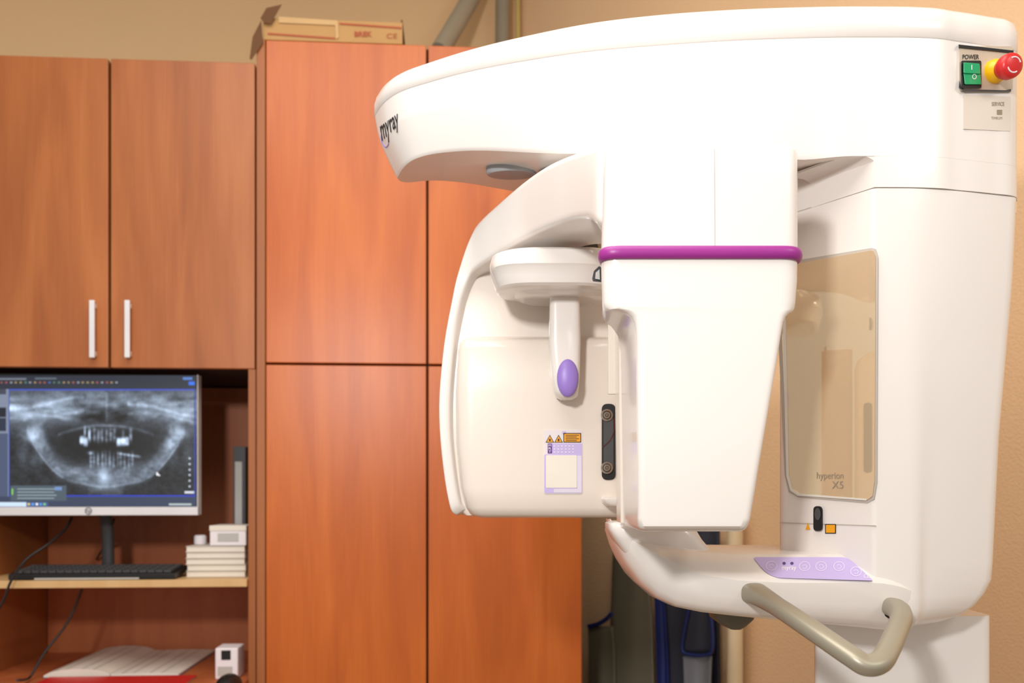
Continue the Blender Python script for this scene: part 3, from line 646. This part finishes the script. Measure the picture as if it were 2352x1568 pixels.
# ---------- chin tray
def tst(px,Yf,y1,y2,y3,Yb):
    x=X_(px,Yf); z1=Zp(y1,Yf+.05); z2=Zp(y2,Yf); z3=Zp(y3,Yf+.03)
    return [V((x,Yb,z1)),V((x,Yf+.055,z1)),V((x,Yf+.049,z1-.0015)),V((x,Yf+.005,z2+.0035)),V((x,Yf+.0,z2-.003)),V((x,Yf+.002,z2*.5+z3*.5)),V((x,Yf+.007,z2*.22+z3*.78)),V((x,Yf+.016,z2*.08+z3*.92)),V((x,Yf+.03,z3)),V((x,Yf+.09,z3-.004)),V((x,Yb,z3))]
T_=[tst(1403,1.35,1190,1196,1212,1.42),tst(1413,1.335,1200,1215,1245,1.44),tst(1440,1.30,1218,1238,1293,1.45),tst(1475,1.265,1235,1258,1338,1.46),tst(1515,1.235,1249,1280,1372,1.46),tst(1560,1.212,1258,1300,1393,1.46),tst(1620,1.200,1265,1316,1405,1.46),tst(1700,1.196,1271,1328,1414,1.46),tst(1800,1.196,1272,1333,1423,1.46),tst(1900,1.196,1272,1333,1432,1.46),tst(2000,1.196,1272,1333,1441,1.46),tst(2025,1.1968,1274,1334,1444,1.46),tst(2050,1.1985,1282,1338,1446,1.46),tst(2072,1.2005,1296,1343,1448,1.46),tst(2090,1.2025,1314,1350,1448,1.46),tst(2105,1.206,1335,1362,1447,1.46)]
vs,fs=loft(T_); mk('chin_tray',vs,fs,WH,M,smooth=True,sharp=38)
rows=[(1198,1410,1560,1.30,1.38,.03),(1203,1400,1590,1.295,1.385,.03),(1215,1402,1605,1.29,1.39,.03),(1240,1415,1620,1.29,1.39,.03),(1275,1440,1650,1.29,1.39,.03)]
rows_loft('chin_support',rows,WH,M,.03)
Yq=1.196; zB=Zp(1272,Yq+.05)-.0015; zC=Zp(1333,Yq)+.0035
sl=V((0,Yq+.005-(Yq+.049),zC-zB)); TP=Plane((0,Yq+.049,zB),V((0,sl.z,-sl.y)).normalized())
if TP.n.z<0: TP.n=-TP.n
cpn=decal('control_panel',[(q.x,q.y) for q in roundpoly([(1729,1279),(1948,1279),(2006,1333),(1768,1326)],[9,18,6,30],6)],TP,LAV,M,.0014)
for cx,cy in ((1772,1299),(1848,1300),(1886,1300),(1927,1300),(1966,1312)):
    ringd('button_ring',cx,cy,13,11,1.6,TP,WHF,cpn,.0018); ringd('button_icon',cx,cy+1,6,5,1.4,TP,WHF,cpn,.0018,200 if cx>1800 else 60,500 if cx>1800 else 330)
for cx in (1801,1819): decal('indicator',ell_px(cx,1293,3.8,3.2),TP,mat('indicator_dark',(60,35,120),.3),cpn,.002)
text('myray',tq(1796,1301,1829,1311),TP,WHT,cpn,.0018,name='logo_lettering',bold=.01); text('CE',tq(1984,1318,1997,1327),TP,WHT,cpn,.0018)
# handle
hp=[(1728,1360,1.205),(1750,1371,1.17),(1800,1402,1.11),(1880,1456,1.05),(1955,1507,1.01),(1990,1527,1.0),(2022,1519,1.005),(2042,1488,1.03),(2061,1445,1.075),(2070,1420,1.105),(2064,1402,1.15),(2052,1394,1.205)]
def hr(t): return .0132+.0055*max(0,1-t/.16)+.003*max(0,(t-.84)/.16)
tube('hand_grip',[P(*q) for q in hp],hr,OLIVE,M,n=28,ry=.82,sm=8,sq=.72)
for (x,y,Y) in ((1733,1357,1.201),(2052,1391,1.205)):
    disc_stack('grip_mount',P(x,y,Y),V((0,-1,.1)).normalized(),[(-.01,.0185),(.001,.0185),(.002,.0175)],BLK,M)
rows=[(1405,1640,1745,1.27,1.33,.02),(1425,1645,1738,1.27,1.33,.02),(1440,1665,1720,1.275,1.325,.018),(1446,1680,1705,1.28,1.32,.01)]
rows_loft('far_grip',rows,mat('olive_dark',(95,90,75),.45),M,.02)
# ---------------------------------------------------------------- lights, camera
def area(name,loc,tgt,size,e,col=(1,1,1)):
    l=bpy.data.lights.new(name,'AREA'); l.size=size; l.energy=e; l.color=col
    o=bpy.data.objects.new(name,l); COL.objects.link(o); o.location=loc
    o.rotation_euler=(V(tgt)-V(loc)).to_track_quat('-Z','Y').to_euler(); return o
area('flash_light',(-.5,-.35,1.9),(.0,2,1.45),.16,21.5,(1,.985,.97))
area('ceiling_bounce',(-.35,.6,2.95),(-.35,.68,0),1.6,38,(1,.96,.91))  # added area light standing in for flash bounced off the ceiling
area('side_fill',(1.25,.15,2.3),(.4,1.5,1.2),.4,5,(1,.97,.92))  # added fill light, brightens the machine's right flank for the mirror
w=bpy.data.worlds.new('room_light'); SC.world=w; w.use_nodes=True
bg=w.node_tree.nodes['Background']; bg.inputs[0].default_value=(1,.94,.87,1); bg.inputs[1].default_value=.47
cam=bpy.data.cameras.new('camera'); co=bpy.data.objects.new('camera',cam); COL.objects.link(co); SC.camera=co
co.location=(0,0,H); co.rotation_euler=(math.pi/2,0,0); cam.sensor_width=36; cam.lens=36*F/2352; cam.shift_y=(HY-784)/2352
cam.clip_start=.05; cam.dof.use_dof=True; cam.dof.focus_distance=1.22; cam.dof.aperture_fstop=4.0
SC.view_settings.view_transform='Standard'; SC.view_settings.look='None'; SC.view_settings.exposure=0
